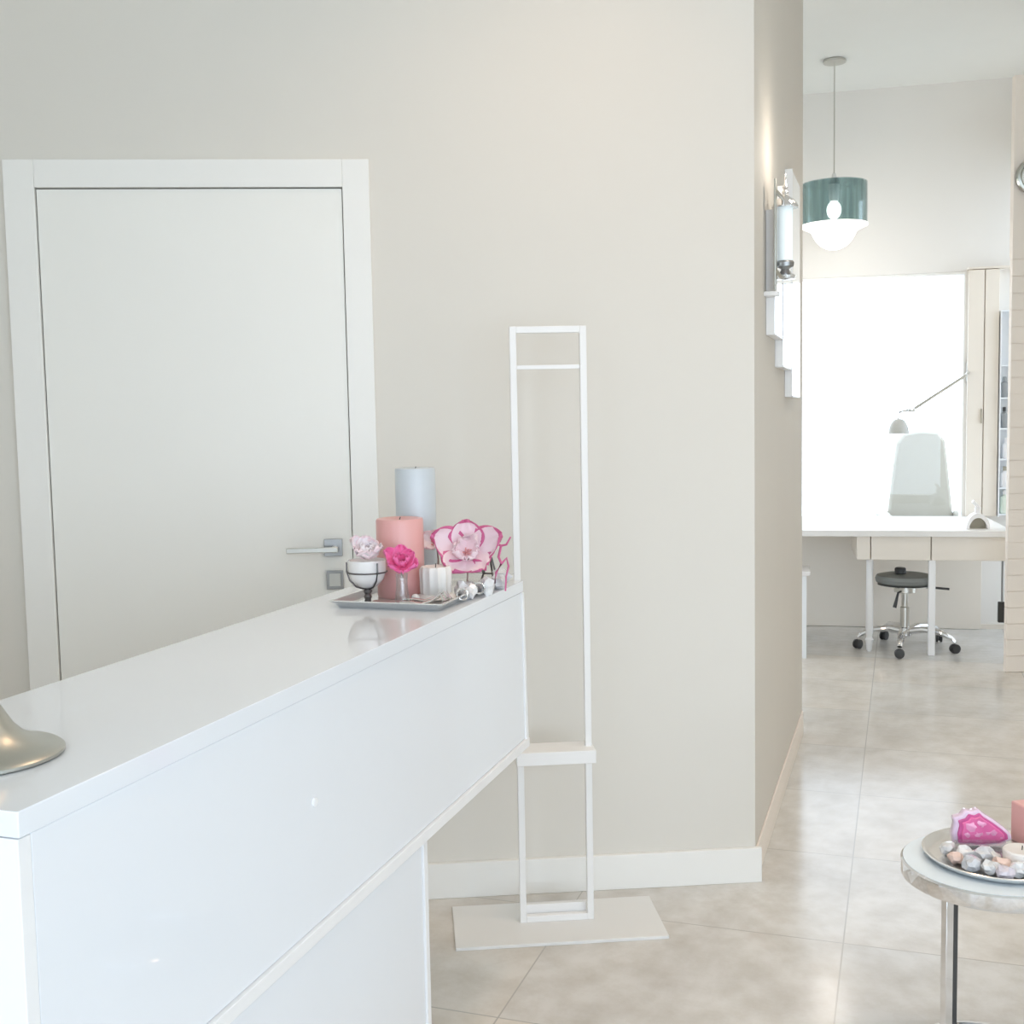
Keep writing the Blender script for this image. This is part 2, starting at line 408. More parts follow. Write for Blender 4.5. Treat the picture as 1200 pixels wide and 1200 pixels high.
def pillar(name, label, x, y, r, h, m):
    t = thing(name, label, 'candle', loc_c(x, y, BZ), AC)
    MB().lathe([(r * .97, 0), (r, .004), (r, h - .006), (r * .96, h - .001), (r * .85, h), (r * .6, h - .004), (.004, h - .006)], seg=48).build('wax_body', m, t)
    MB().tube([(0, 0, h - .008), (.001, 0, h - .001), (.002, .001, h + .002)], .0015, 8).build('wick', M['darkmetal'], t)
    return t
pillar('pillar_candle', 'tall pale grey pillar candle at the back of the counter tray', -.207, 1.536, .047, .279, M['greywax'])
pillar('pillar_candle', 'shorter salmon pink pillar candle in front of the grey one', -.187, 1.395, .0525, .174, M['pinkwax'])

# small white fluted candle
t = thing('votive_candle', 'small cream fluted candle in the middle of the counter tray', 'candle', loc_c(-.092, 1.366, BZ), AC)
b = MB(); seg = 48
def flute(prof, c=(0, 0, 0)):
    rings = []
    for r, z in prof:
        rings.append([b.bm.verts.new((r * (1 + .05 * cos(12 * 2 * pi * i / seg)) * cos(2 * pi * i / seg), r * (1 + .05 * cos(12 * 2 * pi * i / seg)) * sin(2 * pi * i / seg), z)) for i in range(seg)])
    for a, q in zip(rings, rings[1:]):
        for i in range(seg): b.bm.faces.new([a[i], a[(i + 1) % seg], q[(i + 1) % seg], q[i]])
    b.bm.faces.new(rings[0][::-1]); b.bm.faces.new(rings[-1])
flute([(.030, .012), (.033, .016), (.034, .066), (.031, .072), (.02, .069)])
b.build('wax_body', M['whitewax'], t)
MB().lathe([(.040, 0), (.044, .004), (.040, .010), (.034, .013), (.02, .012)], seg=40).build('saucer', M['whitewax'], t)
MB().tube([(0, 0, .068), (.001, 0, .078)], .0013, 8).build('wick', M['darkmetal'], t)

# flowers
def petal(L_, W_, curl, ruffle, seed, rim_m=True, nu=10, nv=11, cup=.25):
    bm = bmesh.new(); g = []
    for i in range(nu + 1):
        u = i / nu
        row = []
        for j in range(nv + 1):
            v = j / nv * 2 - 1
            wv = W_ * (sin(pi * (u * .86 + .08)) ** .7)
            x = v * wv / 2
            y = L_ * u * (1 - .08 * abs(v) ** 2 * u)
            zz = curl * L_ * u * u + cup * W_ * v * v * .5 + ruffle * u * sin(v * 7 + seed) * (abs(v) * .6 + .5 * u)
            row.append(bm.verts.new((x, y, zz)))
        g.append(row)
    for i in range(nu):
        for j in range(nv):
            f = bm.faces.new([g[i][j], g[i][j + 1], g[i + 1][j + 1], g[i + 1][j]])
            if rim_m and (i == nu - 1 or j in (0, nv - 1)): f.material_index = 1
    return bm

def flower(name, label, loc, n, L_, W_, tilt, yaw, mats, layers=((1., .9),), ruffle=.006, centre=M['pinkwax'], rim=True, group=None, roll=0., drop=0.):
    t = thing(name, label, 'flower', loc)
    t.rotation_euler = (tilt, roll, yaw)
    for li, (sc, lift) in enumerate(layers):
        for k in range(n):
            b = MB(); b.bm.free(); b.bm = petal(L_ * sc * (1 + .12 * sin(k * 2.3 + n)), W_ * sc, .25, ruffle, k * 1.7 + li, rim and li == 0)
            rot = Matrix.Rotation(2 * pi * (k + .5 * li) / n, 4, 'Z') @ Matrix.Rotation(R(90) * (1 - lift), 4, 'X')
            bmesh.ops.transform(b.bm, matrix=rot, verts=b.bm.verts)
            o = b.build('petal', mats if li == 0 else [mats[0]], t, ang=180)
            s = o.modifiers.new('thickness', 'SOLIDIFY'); s.thickness = .0014
    b = MB()
    for k in range(9):
        a = k * 2.4; rr = .0022 * math.sqrt(k)
        b.tube([(0, 0, .0), (rr * cos(a), rr * sin(a), .006), (rr * 1.8 * cos(a), rr * 1.8 * sin(a), .013)], [.0015, .0012, .0018], 7)
    b.build('centre', centre, t)
    if drop:
        inv = t.rotation_euler.to_matrix().transposed()
        pts = [inv @ Vector(p) for p in ((0, .004, -.004), (.002, .012, -drop * .35), (.0, .010, -drop * .7), (.0, .008, -drop))]
        MB().tube(pts, .0022, 8).build('stem', M['stem'], t)
    return t
MAG = [M['palepetal'], M['magenta']]
flower('silk_flower', 'large pale pink silk bloom with magenta edged petals on the counter tray', loc_c(-.055, 1.462, TZ + .092), 5, .086, .082, R(62), R(2), MAG, ((1., .80), (.6, .55)), .009, M['pinkwax'], drop=.0875)
flower('silk_flower', 'small white and pink silk bloom tucked behind the cream candle', loc_c(-.132, 1.475, TZ + .112), 5, .036, .038, R(55), R(-25), [M['whitepetal'], M['palepetal']], ((1., .75),), .004, drop=.1075)
flower('silk_flower', 'hot pink silk bloom in front of the salmon candle', loc_c(-.137, 1.284, TZ + .088), 6, .043, .040, R(48), R(10), [M['hotpink'], M['hotpink']], ((1., .8), (.7, .5)), .006, M['magenta'], drop=.03)
flower('silk_flower', 'white and pale pink silk bloom resting on the small white goblet', loc_c(-.222, 1.293, TZ + .098), 6, .050, .050, R(28), R(15), [M['whitepetal'], M['palepetal']], ((1., .62), (.72, .4)), .005, M['palepetal'])
# dried magenta twig beside the large bloom
b = MB()
b.tube([(-.03, .0, .03), (-.012, .004, .052), (.004, .0, .048), (.018, .006, .040), (.030, .0, .043), (.040, .004, .060)], [.002, .003, .003, .0028, .0025, .0018], 8)
b.tube([(.018, .006, .040), (.012, .004, .015), (.018, .0, .0), (.006, .004, -.02), (.002, .0, -.045)], [.0028, .003, .003, .003, .002], 8)
b.tube([(.018, .0, .0), (.03, .004, .012), (.034, .002, -.006), (.028, .0, -.03), (.026, 0, -.062)], [.003, .0028, .0025, .002, .002], 8)
o = b.build('dried_twig', M['magenta'], loc=loc_c(-.002, 1.49, TZ + .0665), rz=0)
tag(o, 'crooked magenta dried twig rising at the right of the large pale bloom', 'twig')
# small glass goblet
t = thing('goblet', 'small white goblet in a dark wire cradle at the left front of the counter tray', 'goblet', loc_c(-.220, 1.292, BZ + .0005), AC)
MB().lathe([(.006, .030), (.022, .036), (.035, .050), (.041, .068), (.041, .092), (.0395, .092), (.0395, .069), (.0335, .052), (.02, .039), (.004, .034)], seg=40).build('bowl', M['pearl'], t)
for sx in (0, 1, 2):
    a = sx * 2 * pi / 3 - .6
    MB().tube([(r * cos(a), r * sin(a), z) for r, z in ((.008, .029), (.024, .0345), (.0375, .049), (.0435, .068), (.0435, .088))], .0018, 8).build('cradle_wire', M['darkmetal'], t)
MB().tube([(.0425 * cos(q * pi / 20), .0425 * sin(q * pi / 20), .066) for q in range(40)], .0016, 8, closed=True).build('cradle_ring', M['darkmetal'], t)
MB().lathe([(.0065, .031), (.010, .024), (.006, .018), (.009, .012), (.006, .006)], seg=24).build('stem', M['darkmetal'], t)
MB().lathe([(.024, 0), (.025, .002), (.014, .005), (.006, .007)], seg=32).build('foot', M['silver'], t)
# glass tube vase under the hot pink bloom
t = thing('bud_vase', 'little ribbed glass bud vase under the hot pink bloom', 'vase', loc_c(-.137, 1.286, BZ), AC)
MB().lathe([(.015, .004), (.016, .01), (.012, .04), (.013, .066), (.0115, .066), (.0105, .04), (.014, .011), (.003, .007)], seg=28).build('body', M['clear'], t)
MB().lathe([(.017, 0), (.0185, .003), (.015, .006)], seg=28).build('base_ring', M['silver'], t)
o = MB().ball((0, 0, .0095), .0095).build('pearl', M['pearl'], loc=loc_c(-.118, 1.312, BZ)); tag(o, 'single large white pearl left of the cream candle', 'pearl')
# curled silver ribbon
b = MB()
for k, (dy, dz) in enumerate(((0, 0), (.016, .004), (.032, .0))):
    b.tube([(-.055, dy, .006 + dz), (-.03, dy + .003, .007 + dz), (-.005, dy - .002, .005 + dz), (.015, dy + .006, .012 + dz), (.03, dy + .018, .022 + dz), (.042, dy + .01, .010 + dz)], .0055, 10, flat=.5)
o = b.build('silver_ribbon', M['silver'], loc=loc_c(-.080, 1.270, BZ + .0006), rz=AC); tag(o, 'loosely curled silver ribbon along the front of the counter tray', 'ribbon')
# crystals on the tray
def gem(name, lab, loc, r, seed, m, sc=(1, 1, .8), group=None, cat='crystal'):
    o = MB().ball((0, 0, r * sc[2] * .92), r, 2, .55, seed, 0, sc).build(name, m, loc=loc, smooth=False)
    o.rotation_euler.z = seed
    return tag(o, lab, cat, group)
cl = [('clear grey crystal directly below the large pale bloom, left one of the cluster', -.048, 1.415, .019, 'stone'),
      ('white crystal at the front of the cluster below the large bloom', -.022, 1.395, .016, 'pearl'),
      ('dark grey crystal at the right end of the cluster by the tray edge', -.008, 1.545, .017, 'greystone'),
      ('pale crystal behind the front white crystal near the right tray edge', -.012, 1.468, .020, 'stone'),
      ('grey crystal leaning under the twig at the right of the counter tray', -.022, 1.600, .022, 'greystone'),
      ('small grey crystal between cream candle and pale bloom', -.052, 1.46, .014, 'greystone')]
for i, (lab, x, y, r, m) in enumerate(cl):
    gem('crystal', lab, loc_c(x, y, BZ), r, i + 1, M[m], (1, 1, .95), 'crystals on the counter tray')
# two silver rings standing at the tray front
for i, (x, y, r, lab) in enumerate(((-.026, 1.352, .012, 'left of two small silver rings at the front right of the counter tray'), (-.020, 1.440, .012, 'right of two small silver rings at the front right of the counter tray'))):
    b = MB().tube([(r * cos(q * pi / 12), 0, r + .0025 + r * sin(q * pi / 12)) for q in range(24)], .0025, 8, closed=True)
    o = b.build('silver_ring', M['silver'], loc=loc_c(x, y, BZ), rz=AC + .3); tag(o, lab, 'ring', 'silver rings on the counter tray')
# lace-like silver wire stand at the right end
t = thing('wire_easel', 'tiny grey wire easel at the far right corner of the counter tray', 'easel', loc_c(-.060, 1.625, BZ), AC)
for sx in (-1, 1):
    MB().tube([(sx * .022, 0, 0), (sx * .004, .006, .06)], .0025, 8).build('leg', M['darkmetal'], t)
MB().tube([(0, .03, 0), (0, .006, .06)], .0025, 8).build('leg', M['darkmetal'], t)
MB().tube([(-.016, -.001, .022), (.016, -.001, .022)], .0022, 8).build('ledge', M['darkmetal'], t)

# ------------------------------------------------------------------ white frame stand
t = thing('frame_stand', 'tall slim white metal frame stand on a flat floor plate by the wall', 'stand', (.103, 3.055, 0), R(5.0))
MB().box(-.285, .285, -.135, .125, 0, .009).build('base_plate', M['plate'], t, bevel=.0015)
for sx in (-1, 1):
    MB().box(sx * .0935 - .009, sx * .0935 + .009, -.009, .009, .009, 1.634).build('post', M['powder'], t, bevel=.0015)
MB().box(-.0845, .0845, -.009, .009, 1.616, 1.634).build('top_rail', M['powder'], t, bevel=.0015)
MB().box(-.0845, .0845, -.005, .005, 1.521, 1.532).build('cross_bar', M['powder'], t, bevel=.001)
MB().box(-.108, .108, -.05, .045, .461, .497).build('shelf', M['powder'], t, bevel=.002)
MB().box(-.0845, .0845, -.009, .009, .009, .027).build('bottom_rail', M['powder'], t, bevel=.0015)
MB().box(-.0845, .0845, .014, .026, .009, .05).build('back_rail', M['powder'], t, bevel=.0015)

# ------------------------------------------------------------------ passage wall: sconce and strip mirror (local x out of wall, y along wall)
t = thing('strip_mirror', 'stepped wall mirror of staggered white-edged strips on the beige passage wall', 'mirror', CORNER, AK)
for i, (s0, s1, za, zb) in enumerate(((.29, .55, 1.64, 2.02), (.555, .88, 1.55, 2.14), (.885, 1.22, 1.455, 2.26))):
    MB().box(.001, .026, s0, s1, za, zb).build('mirror_strip', M['mirror'], t, bevel=.003)
    MB().box(.001, .028, s0 - .002, s0, za, zb).box(.001, .028, s0, s1, za - .003, za).build('strip_edging', M['edge'], t)
t = thing('wall_sconce', 'slim chrome wall sconce with a pale glass tube on the beige passage wall', 'sconce', Vector(CORNER) + Matrix.Rotation(AK, 3, 'Z') @ Vector((0, .34, 0)), AK)
MB().box(.029, .036, -.095, -.06, 1.767, 2.105).build('backplate', M['champ'], t, bevel=.002)
MB().box(.0, .045, -.105, -.055, 1.752, 1.766).build('backplate_foot', M['edge'], t, bevel=.002)
ax = .054
MB().lathe([(.022, 1.862), (.0235, 1.87), (.0235, 2.028), (.022, 2.036)], (ax, 0, 0), 36).build('glass_tube', M['sconceglow'], t)
MB().lathe([(.040, 2.030), (.041, 2.034), (.036, 2.044), (.026, 2.056), (.014, 2.064), (.010, 2.07)], (ax, 0, 0), 36).build('top_cap', M['chrome'], t)
MB().lathe([(.007, 2.07), (.010, 2.078), (.005, 2.086), (.009, 2.094), (.004, 2.104), (.003, 2.125), (.001, 2.135)], (ax, 0, 0), 24).build('finial', M['chrome'], t)
MB().lathe([(.012, 1.842), (.026, 1.85), (.028, 1.862), (.024, 1.868)], (ax, 0, 0), 36).build('bottom_cap', M['steel'], t)
MB().lathe([(.008, 1.808), (.030, 1.812), (.032, 1.822), (.02, 1.83), (.012, 1.842)], (ax, 0, 0), 36).build('bottom_ring', M['chrome'], t)
MB().tube([(.034, -.08, 2.07), (.044, -.05, 2.06), (ax, -.015, 2.05)], .006, 12).build('arm', M['nickel'], t)
MB().tube([(.034, -.08, 1.83), (.044, -.05, 1.815), (ax, -.02, 1.818)], .006, 12).build('arm', M['nickel'], t)

# ------------------------------------------------------------------ pendant
t = thing('pendant_lamp', 'smoked teal glass drum pendant lamp hanging from the far room ceiling', 'lamp', (1.909, 6.772, CEIL))
MB().lathe([(.064, -.016), (.064, -.004), (.060, 0)], seg=40).build('ceiling_canopy', M['nickel'], t)
MB().tube([(0, 0, -.015), (0, 0, -.66)], .0035, 10).build('cord', M['nickel'], t)
MB().lathe([(.009, -.64), (.014, -.66), (.030, -.70), (.030, -.78), (.026, -.80)], seg=28).build('lamp_socket', M['bottlewhite'], t)
MB().lathe([(.187, -.700), (.187, -.945), (.183, -.945), (.183, -.704), (.03, -.704), (.03, -.700), (.187, -.700)], seg=64, cap=False).build('lamp_shade', M['smoke'], t)
MB().lathe([(.19, -.935), (.191, -.943), (.15, -.962), (.128, -.975), (.12, -.995), (.10, -1.03), (.07, -1.058), (.035, -1.074), (.001, -1.08)], seg=56, cap=False).build('diffuser', M['opal'], t)
MB().ball((0, 0, -.85), .042, 3, 0, 0, 0, (1, 1, 1.3)).build('bulb', M['opal'], t)

# ------------------------------------------------------------------ far room (FAR frame: x along wall, -y into the room)
def loc_f(x, y, z=0.):
    return Vector(FAR) + Matrix.Rotation(AF, 3, 'Z') @ Vector((x, y, z))
t = thing('manicure_desk', 'long white manicure desk with drawers under the bright window', 'desk', FAR, AF)
MB().box(-.35, 1.055, -.96, -.012, .686, .722).build('desktop', M['desk'], t, bevel=.003)
for x0, x1 in ((.225, .298), (.303, .625), (.63, 1.03)):
    f_ = MB().box(x0, x1, -.93, -.40, .55, .685).build('drawer', M['cream'], t, bevel=.003)
MB().box(-.33, 1.035, -.045, -.025, .002, .685).build('back_panel', M['cream'], t, bevel=.002)
MB().lathe([(.010, 0), (.016, .01), (.019, .05), (.024, .07), (.016, .085), (.021, .11), (.022, .30), (.019, .46), (.02, .55)], (.303, -.83, 0), 24).build('leg', M['edge'], t)
MB().box(.618, .655, -.915, -.88, 0, .55).build('leg', M['edge'], t, bevel=.003)
MB().box(-.33, -.295, -.30, -.26, 0, .686).build('leg', M['edge'], t, bevel=.003)
DZ = .722
# swing-arm lamp fixed to the right window jamb
t = thing('swing_arm_lamp', 'small white dome lamp on a thin grey swing arm across the window', 'lamp', FAR, AF)
P = [(.945, -.02, 1.63), (.883, -.35, 1.602), (.585, -.35, 1.405)]
MB().box(.932, .958, -.03, 0, 1.57, 1.69).build('wall_bracket', M['nickel'], t, bevel=.003)
MB().tube(P[:2], .010, 10).build('arm_root', M['nickel'], t)
MB().tube(P[1:], .009, 10).build('arm', M['nickel'], t)
MB().lathe([(.012, -.012), (.034, -.006), (.034, .006), (.012, .012)], (.572, -.35, 1.402), 24).build('knuckle', M['nickel'], t)
MB().tube([(.572, -.35, 1.402), (.507, -.35, 1.392), (.497, -.35, 1.345)], .006, 10).build('neck', M['nickel'], t)
MB().lathe([(.016, .09), (.03, .084), (.047, .062), (.058, .03), (.062, 0), (.059, 0), (.054, .03), (.044, .058), (.02, .078)], (.50, -.35, 1.258), 36, cap=False).build('lamp_shade', M['lampgrey'], t)
MB().ball((.50, -.35, 1.295), .024, 2).build('bulb', M['edge'], t)
# nail dryer
t = thing('nail_dryer', 'white arched nail drying lamp on the right end of the desk', 'nail dryer', loc_f(.888, -.80, DZ), AF)
arc = [(.062 * cos(q), .088 * sin(q) + 0) for q in [pi * i / 20 for i in range(21)]]
arc_i = [(.047 * cos(q), .062 * sin(q)) for q in [pi * i / 20 for i in range(21)]]
MB().prism(arc + arc_i[::-1], 'y', -.05, .05).build('housing', M['bottlewhite'], t)
MB().prism(arc_i, 'y', .0, .045).build('lining', M['khaki'], t)
MB().box(-.012, .012, -.02, .02, .083, .118).prism([(-.03, .148), (.012, .103), (.022, .113), (-.02, .163)], 'y', -.02, .02).build('grip', M['bottlewhite'], t, bevel=.003)
# cupboard doors right of the window
t = thing('wall_cupboard', 'narrow beige cupboard with two tall doors right of the window', 'cupboard', FAR, AF)
MB().box(.96, 1.112, -.055, 0, DZ + .004, 2.262).build('carcass', M['cream'], t)
dr = MB().box(.932, 1.024, -.075, -.056, DZ + .006, 2.258).build('door', M['cream'], t, bevel=.002)
MB().box(1.012, 1.019, -.086, -.076, 1.31, 1.40).build('handle', M['khaki'], dr, bevel=.001)
MB().box(1.030, 1.112, -.075, -.056, DZ + .006, 2.258).build('door', M['cream'], t, bevel=.002)
MB().box(.93, 1.30, -.085, 0, 2.263, 2.275).build('cornice', M['cream'], t)
# slim shelf tower with bottles
t = thing('shelf_tower', 'slim pale shelf tower between the beige cupboard and the plank wall', 'shelf', FAR, AF)
b = MB().box(1.118, 1.124, -.10, 0, DZ + .004, 2.0).box(1.245, 1.251, -.10, 0, DZ + .004, 2.0).box(1.124, 1.245, -.008, 0, DZ + .004, 2.0)
b.build('frame', M['shelfgrey'], t)
SZ = [.735, .90, 1.08, 1.27, 1.46, 1.66, 1.995]
for z in SZ: MB().box(1.1242, 1.2448, -.095, -.009, z, z + .008).build('shelf_board', M['shelfgrey'], t)
def bottle(lab, x, z, r, h, m, cm):
    t = thing('bottle', lab, 'bottle', loc_f(x, -.055, z + .0085), AF, 'bottles in the slim shelf tower')
    MB().lathe([(r * .9, 0), (r, .004), (r, h * .68), (r * .5, h * .76), (r * .42, h * .8)], seg=24).build('body', M[m], t)
    MB().lathe([(r * .5, h * .8), (r * .5, h * .98), (r * .3, h)], seg=20).build('cap', M[cm], t)
bottle('grey bottle on the third shelf from the top of the slim tower', 1.152, SZ[4], .022, .13, 'bottlegrey', 'bottlegrey')
bottle('dark capped grey bottle one shelf below the upper grey bottle', 1.152, SZ[3], .020, .13, 'bottlegrey', 'dark')
bottle('white bottle with pump on the lower middle shelf of the slim tower', 1.17, SZ[2], .026, .13, 'bottlewhite', 'bottlewhite')
bottle('beige capped white bottle on the second lowest shelf of the slim tower', 1.16, SZ[1], .024, .13, 'bottlewhite', 'khaki')
bottle('pale green bottle on the lowest shelf of the slim tower', 1.165, SZ[0], .03, .15, 'bottlegreen', 'bottlewhite')
# charger hanging under the desk
t = thing('power_adapter', 'black power adapter hanging on a grey cable under the right desk end', 'adapter', loc_f(1.045, -.70, 0), AF)
MB().tube([(0, 0, .285), (0, .002, .45), (0, 0, .685)], .006, 8).build('cable', M['bottlegrey'], t)
MB().box(-.022, .022, -.015, .015, .165, .285).build('adapter_body', M['dark'], t, bevel=.004)
# stool
t = thing('swivel_stool', 'low swivel stool with dark grey seat and chrome star base under the desk', 'stool', (2.292, 6.625, 0))
MB().lathe([(.10, .385), (.15, .39), (.163, .40), (.168, .42), (.160, .438), (.12, .447), (.001, .449)], seg=48).build('seat', M['seat'], t)
MB().lathe([(.155, .382), (.160, .386), (.155, .389)], seg=48).build('seat_pan', M['chrome'], t)
MB().lathe([(.024, .10), (.026, .12), (.026, .25), (.018, .255), (.018, .33), (.06, .34), (.06, .384)], seg=32).build('gas_column', M['nickel'], t)
MB().tube([(-.02, -.03, .355), (-.06, -.06, .345), (-.085, -.075, .26)], [.005, .006, .011], 10).build('lever', M['dark'], t)
MB().tube([(.10, -.06, .375), (.17, -.08, .37), (.225, -.09, .365)], .007, 10).build('side_lever', M['dark'], t)
hub = MB().lathe([(.03, .075), (.04, .085), (.04, .125), (.028, .135)], seg=32).build('hub', M['chrome'], t)
for cx, cy in ((2.174, 6.363), (2.03, 6.665), (2.529, 6.471), (2.560, 6.80), (2.264, 6.905)):
    dx, dy = cx - 2.292, cy - 6.625
    MB().tube([(0, 0, .105), (dx * .35, dy * .35, .125), (dx * .7, dy * .7, .115), (dx * .92, dy * .92, .09), (dx, dy, .068)], [.026, .025, .022, .019, .014], 10, flat=.75).build('base_leg', M['chrome'], t)
    w = MB(); a = rnd.uniform(0, pi)
    w.lathe([(.010, -.020), (.026, -.018), (.028, -.008), (.018, -.004), (.018, .004), (.028, .008), (.026, .018), (.010, .020)], seg=24)
    bmesh.ops.transform(w.bm, matrix=Matrix.Translation((dx, dy, .029)) @ Matrix.Rotation(a, 4, 'Z') @ Matrix.Rotation(R(90), 4, 'X'), verts=w.bm.verts)
    w.build('caster_wheel', M['dark'], t)
o = MB().lathe([(.028, 0), (.032, .004), (.032, .03), (.026, .036)], seg=28).build('polish_jar', M['dark'], loc=(2.262, 6.62, .449)); tag(o, 'small black jar standing on the stool seat under the desk', 'jar')
# white side trolley peeking out behind the passage wall
t = thing('side_trolley', 'white side trolley peeking out behind the beige passage wall', 'trolley', (1.56, 6.55, 0), AF)
MB().box(-.17, .15, -.12, .14, .475, .50).build('top_board', M['bottlewhite'], t, bevel=.004)
MB().box(-.16, .128, -.10, .13, .10, .46).build('cabinet', M['shelfgrey'], t, bevel=.003)
for sx in (-.15, .118):
    for sy in (-.09, .115):
        MB().box(sx - .012, sx + .012, sy - .012, sy + .012, 0, .475).build('leg', M['shelfgrey'], t)
# round mirror on the plank partition
t = thing('round_mirror', 'round chrome-rimmed wall mirror above the white planks, cut by the right edge', 'mirror', (2.702, 5.975, 2.578))
b = MB().lathe([(.066, .0), (.088, .004), (.092, .018), (.088, .032), (.076, .036), (.066, .028), (.064, .010)], seg=56, cap=False)
bmesh.ops.transform(b.bm, matrix=Matrix.Rotation(R(90), 4, 'X'), verts=b.bm.verts); b.build('rim', M['champ'], t)
b = MB().lathe([(.068, .004), (.068, .012), (.05, .015)], seg=48)
bmesh.ops.transform(b.bm, matrix=Matrix.Rotation(R(90), 4, 'X'), verts=b.bm.verts); b.build('mirror_face', M['mirror'], t)

# outside the far window: pale high-backed chair on a terrace
MB().box(-2.5, 3, .2, 6, -.1, 0).build('terrace_ground', M['paving'], loc=FAR, rz=AF, smooth=False, kind='structure')
t = thing('armchair', 'grey high-backed chair showing faintly through the bright window', 'chair', loc_f(.80, 1.2, 0), AF)
ol = [(-.23, .45), (-.23, .62), (-.19, 1.0), (-.17, 1.16), (-.12, 1.23), (0, 1.25), (.12, 1.24), (.17, 1.17), (.19, 1.0), (.23, .62), (.23, .45)]
MB().prism(ol, 'y', .0, .09).build('backrest', M['fabric'], t, bevel=.02)
MB().box(-.25, .25, -.48, .0, .36, .47).build('seat', M['fabric'], t, bevel=.03)
for sx in (-1, 1):
    MB().box(sx * .27 - .04, sx * .27 + .04, -.46, .06, .30, .66).build('armrest', M['fabric'], t, bevel=.02)
    for y in (-.42, .04): MB().box(sx * .22 - .02, sx * .22 + .02, y - .02, y + .02, 0, .36).build('leg', M['darkmetal'], t)

# ------------------------------------------------------------------ round side table with tray
TX, TY, TH = .983, 2.316, .45
t = thing('side_table', 'round side table with grey glass top and chrome rim at the right edge', 'table', (TX, TY, 0))
rr = .175
MB().lathe([(.0, .0), (rr - .004, .0), (rr - .0035, .008), (.0, .008)], (0, 0, TH - .008), 72).build('tabletop', M['tabletop'], t)
MB().lathe([(rr - .012, TH - .034), (rr, TH - .034), (rr + .001, TH - .03), (rr + .001, TH - .004), (rr - .003, TH - .0005), (rr - .0035, TH - .008), (rr - .012, TH - .0085), (rr - .012, TH - .034)], seg=72, cap=False).build('rim', M['chrome'], t)
for a in (217, 30):
    x, y = .147 * cos(R(a)), .147 * sin(R(a))
    g_ = MB().box(-.013, .005, -.008, .008, .018, TH - .010).build('leg', M['chrome'], t, loc=(x, y, 0), rz=R(20), bevel=.001)
    MB().box(.0052, .0165, -.0075, .0085, .018, TH - .010).build('dark_strip', M['dark'], g_, bevel=.001)
MB().tube([(.15 * cos(q * pi / 24), .15 * sin(q * pi / 24), .011) for q in range(48)], .011, 10, closed=True).build('floor_ring', M['chrome'], t)

QX, QY = 1.008, 2.335
t = thing('round_tray', 'round silver tray with raised rim on the grey glass side table', 'tray', (QX, QY, TH))
q = .150
MB().lathe([(.001, .0), (q - .02, .0), (q - .006, .005), (q, .012), (q + .001, .014), (q - .001, .0155), (q - .006, .0135), (q - .012, .008), (q - .022, .0035), (.001, .003)], seg=72, cap=False).build('tray_body', M['traysilver'], t)
SB = TH + .0033
# pink agate standing at the back
t = thing('agate_slice', 'bright pink agate slice with lilac edge standing on the round tray', 'ornament', (.998, 2.395, SB), R(-6))
ol = [(-.060, .006), (-.063, .030), (-.058, .052), (-.062, .064), (-.044, .070), (-.036, .082), (-.022, .078), (-.010, .085), (.002, .074), (.024, .060), (.045, .044), (.060, .030), (.062, .018), (.040, .008), (.0, .004), (-.03, .006)]
def shrink(pts, k, cx, cz): return [(cx + (x - cx) * k, cz + (z - cz) * k) for x, z in pts]
MB().prism(ol, 'y', -.008, .014).build('crystal_edge', M['lilac'], t, bevel=.004)
MB().prism(shrink(ol[:], .84, .004, .034), 'y', -.0115, .0).build('dark_band', M['agatedark'], t, bevel=.002)
MB().prism(shrink(ol, .72, .003, .034), 'y', -.014, .0).build('pink_core', M['agate'], t, bevel=.002)
b = MB()
for i, (x, z, r) in enumerate(((-.024, .048, .011), (-.010, .030, .008), (-.004, .052, .010), (.012, .034, .007), (.022, .036, .009), (-.034, .028, .008), (.034, .024, .006))): b.ball((x, -.0125, z), r, 2, .9, i, 0, (1.1, .3, .9))
b.build('quartz_cluster', M['agatepale'], t)
# clear block it leans on
o = MB().box(-.055, .05, -.02, .02, 0, .024).build('glass_block', M['clear'], loc=(.985, 2.352, SB), rz=R(-6), bevel=.003); tag(o, 'low clear glass block in front of the pink agate slice', 'block')
# square candle
t = thing('square_candle', 'square salmon pink candle at the back of the round tray, cut by the right edge', 'candle', (1.118, 2.405, SB), R(12))
MB().box(-.035, .035, -.035, .035, 0, .088).build('wax_body', M['pinkwax'], t, bevel=.004)
MB().tube([(0, 0, .088), (.001, 0, .098)], .0013, 8).build('wick', M['darkmetal'], t)
t = thing('tealight', 'white round tealight among the pale crystals on the round tray', 'candle', (1.035, 2.282, SB))
MB().lathe([(.036, 0), (.037, .003), (.037, .034), (.034, .037), (.02, .035), (.002, .035)], seg=40).build('wax_body', M['whitewax'], t)
MB().tube([(0, 0, .034), (.001, 0, .044)], .0013, 8).build('wick', M['darkmetal'], t)
for i in range(8):
    o = MB().ball((0, 0, .005), .005, 2).build('pink_pearl', M['pinkpearl' if i % 3 else 'pearl'], loc=(1.062 + .0135 * i * .9, 2.352 - .012 * sin(i * .7), SB + .014))
    o.location.z = SB
    tag(o, 'small pearl in the pink and white row before the square candle', 'pearl', 'pearls on the round tray')
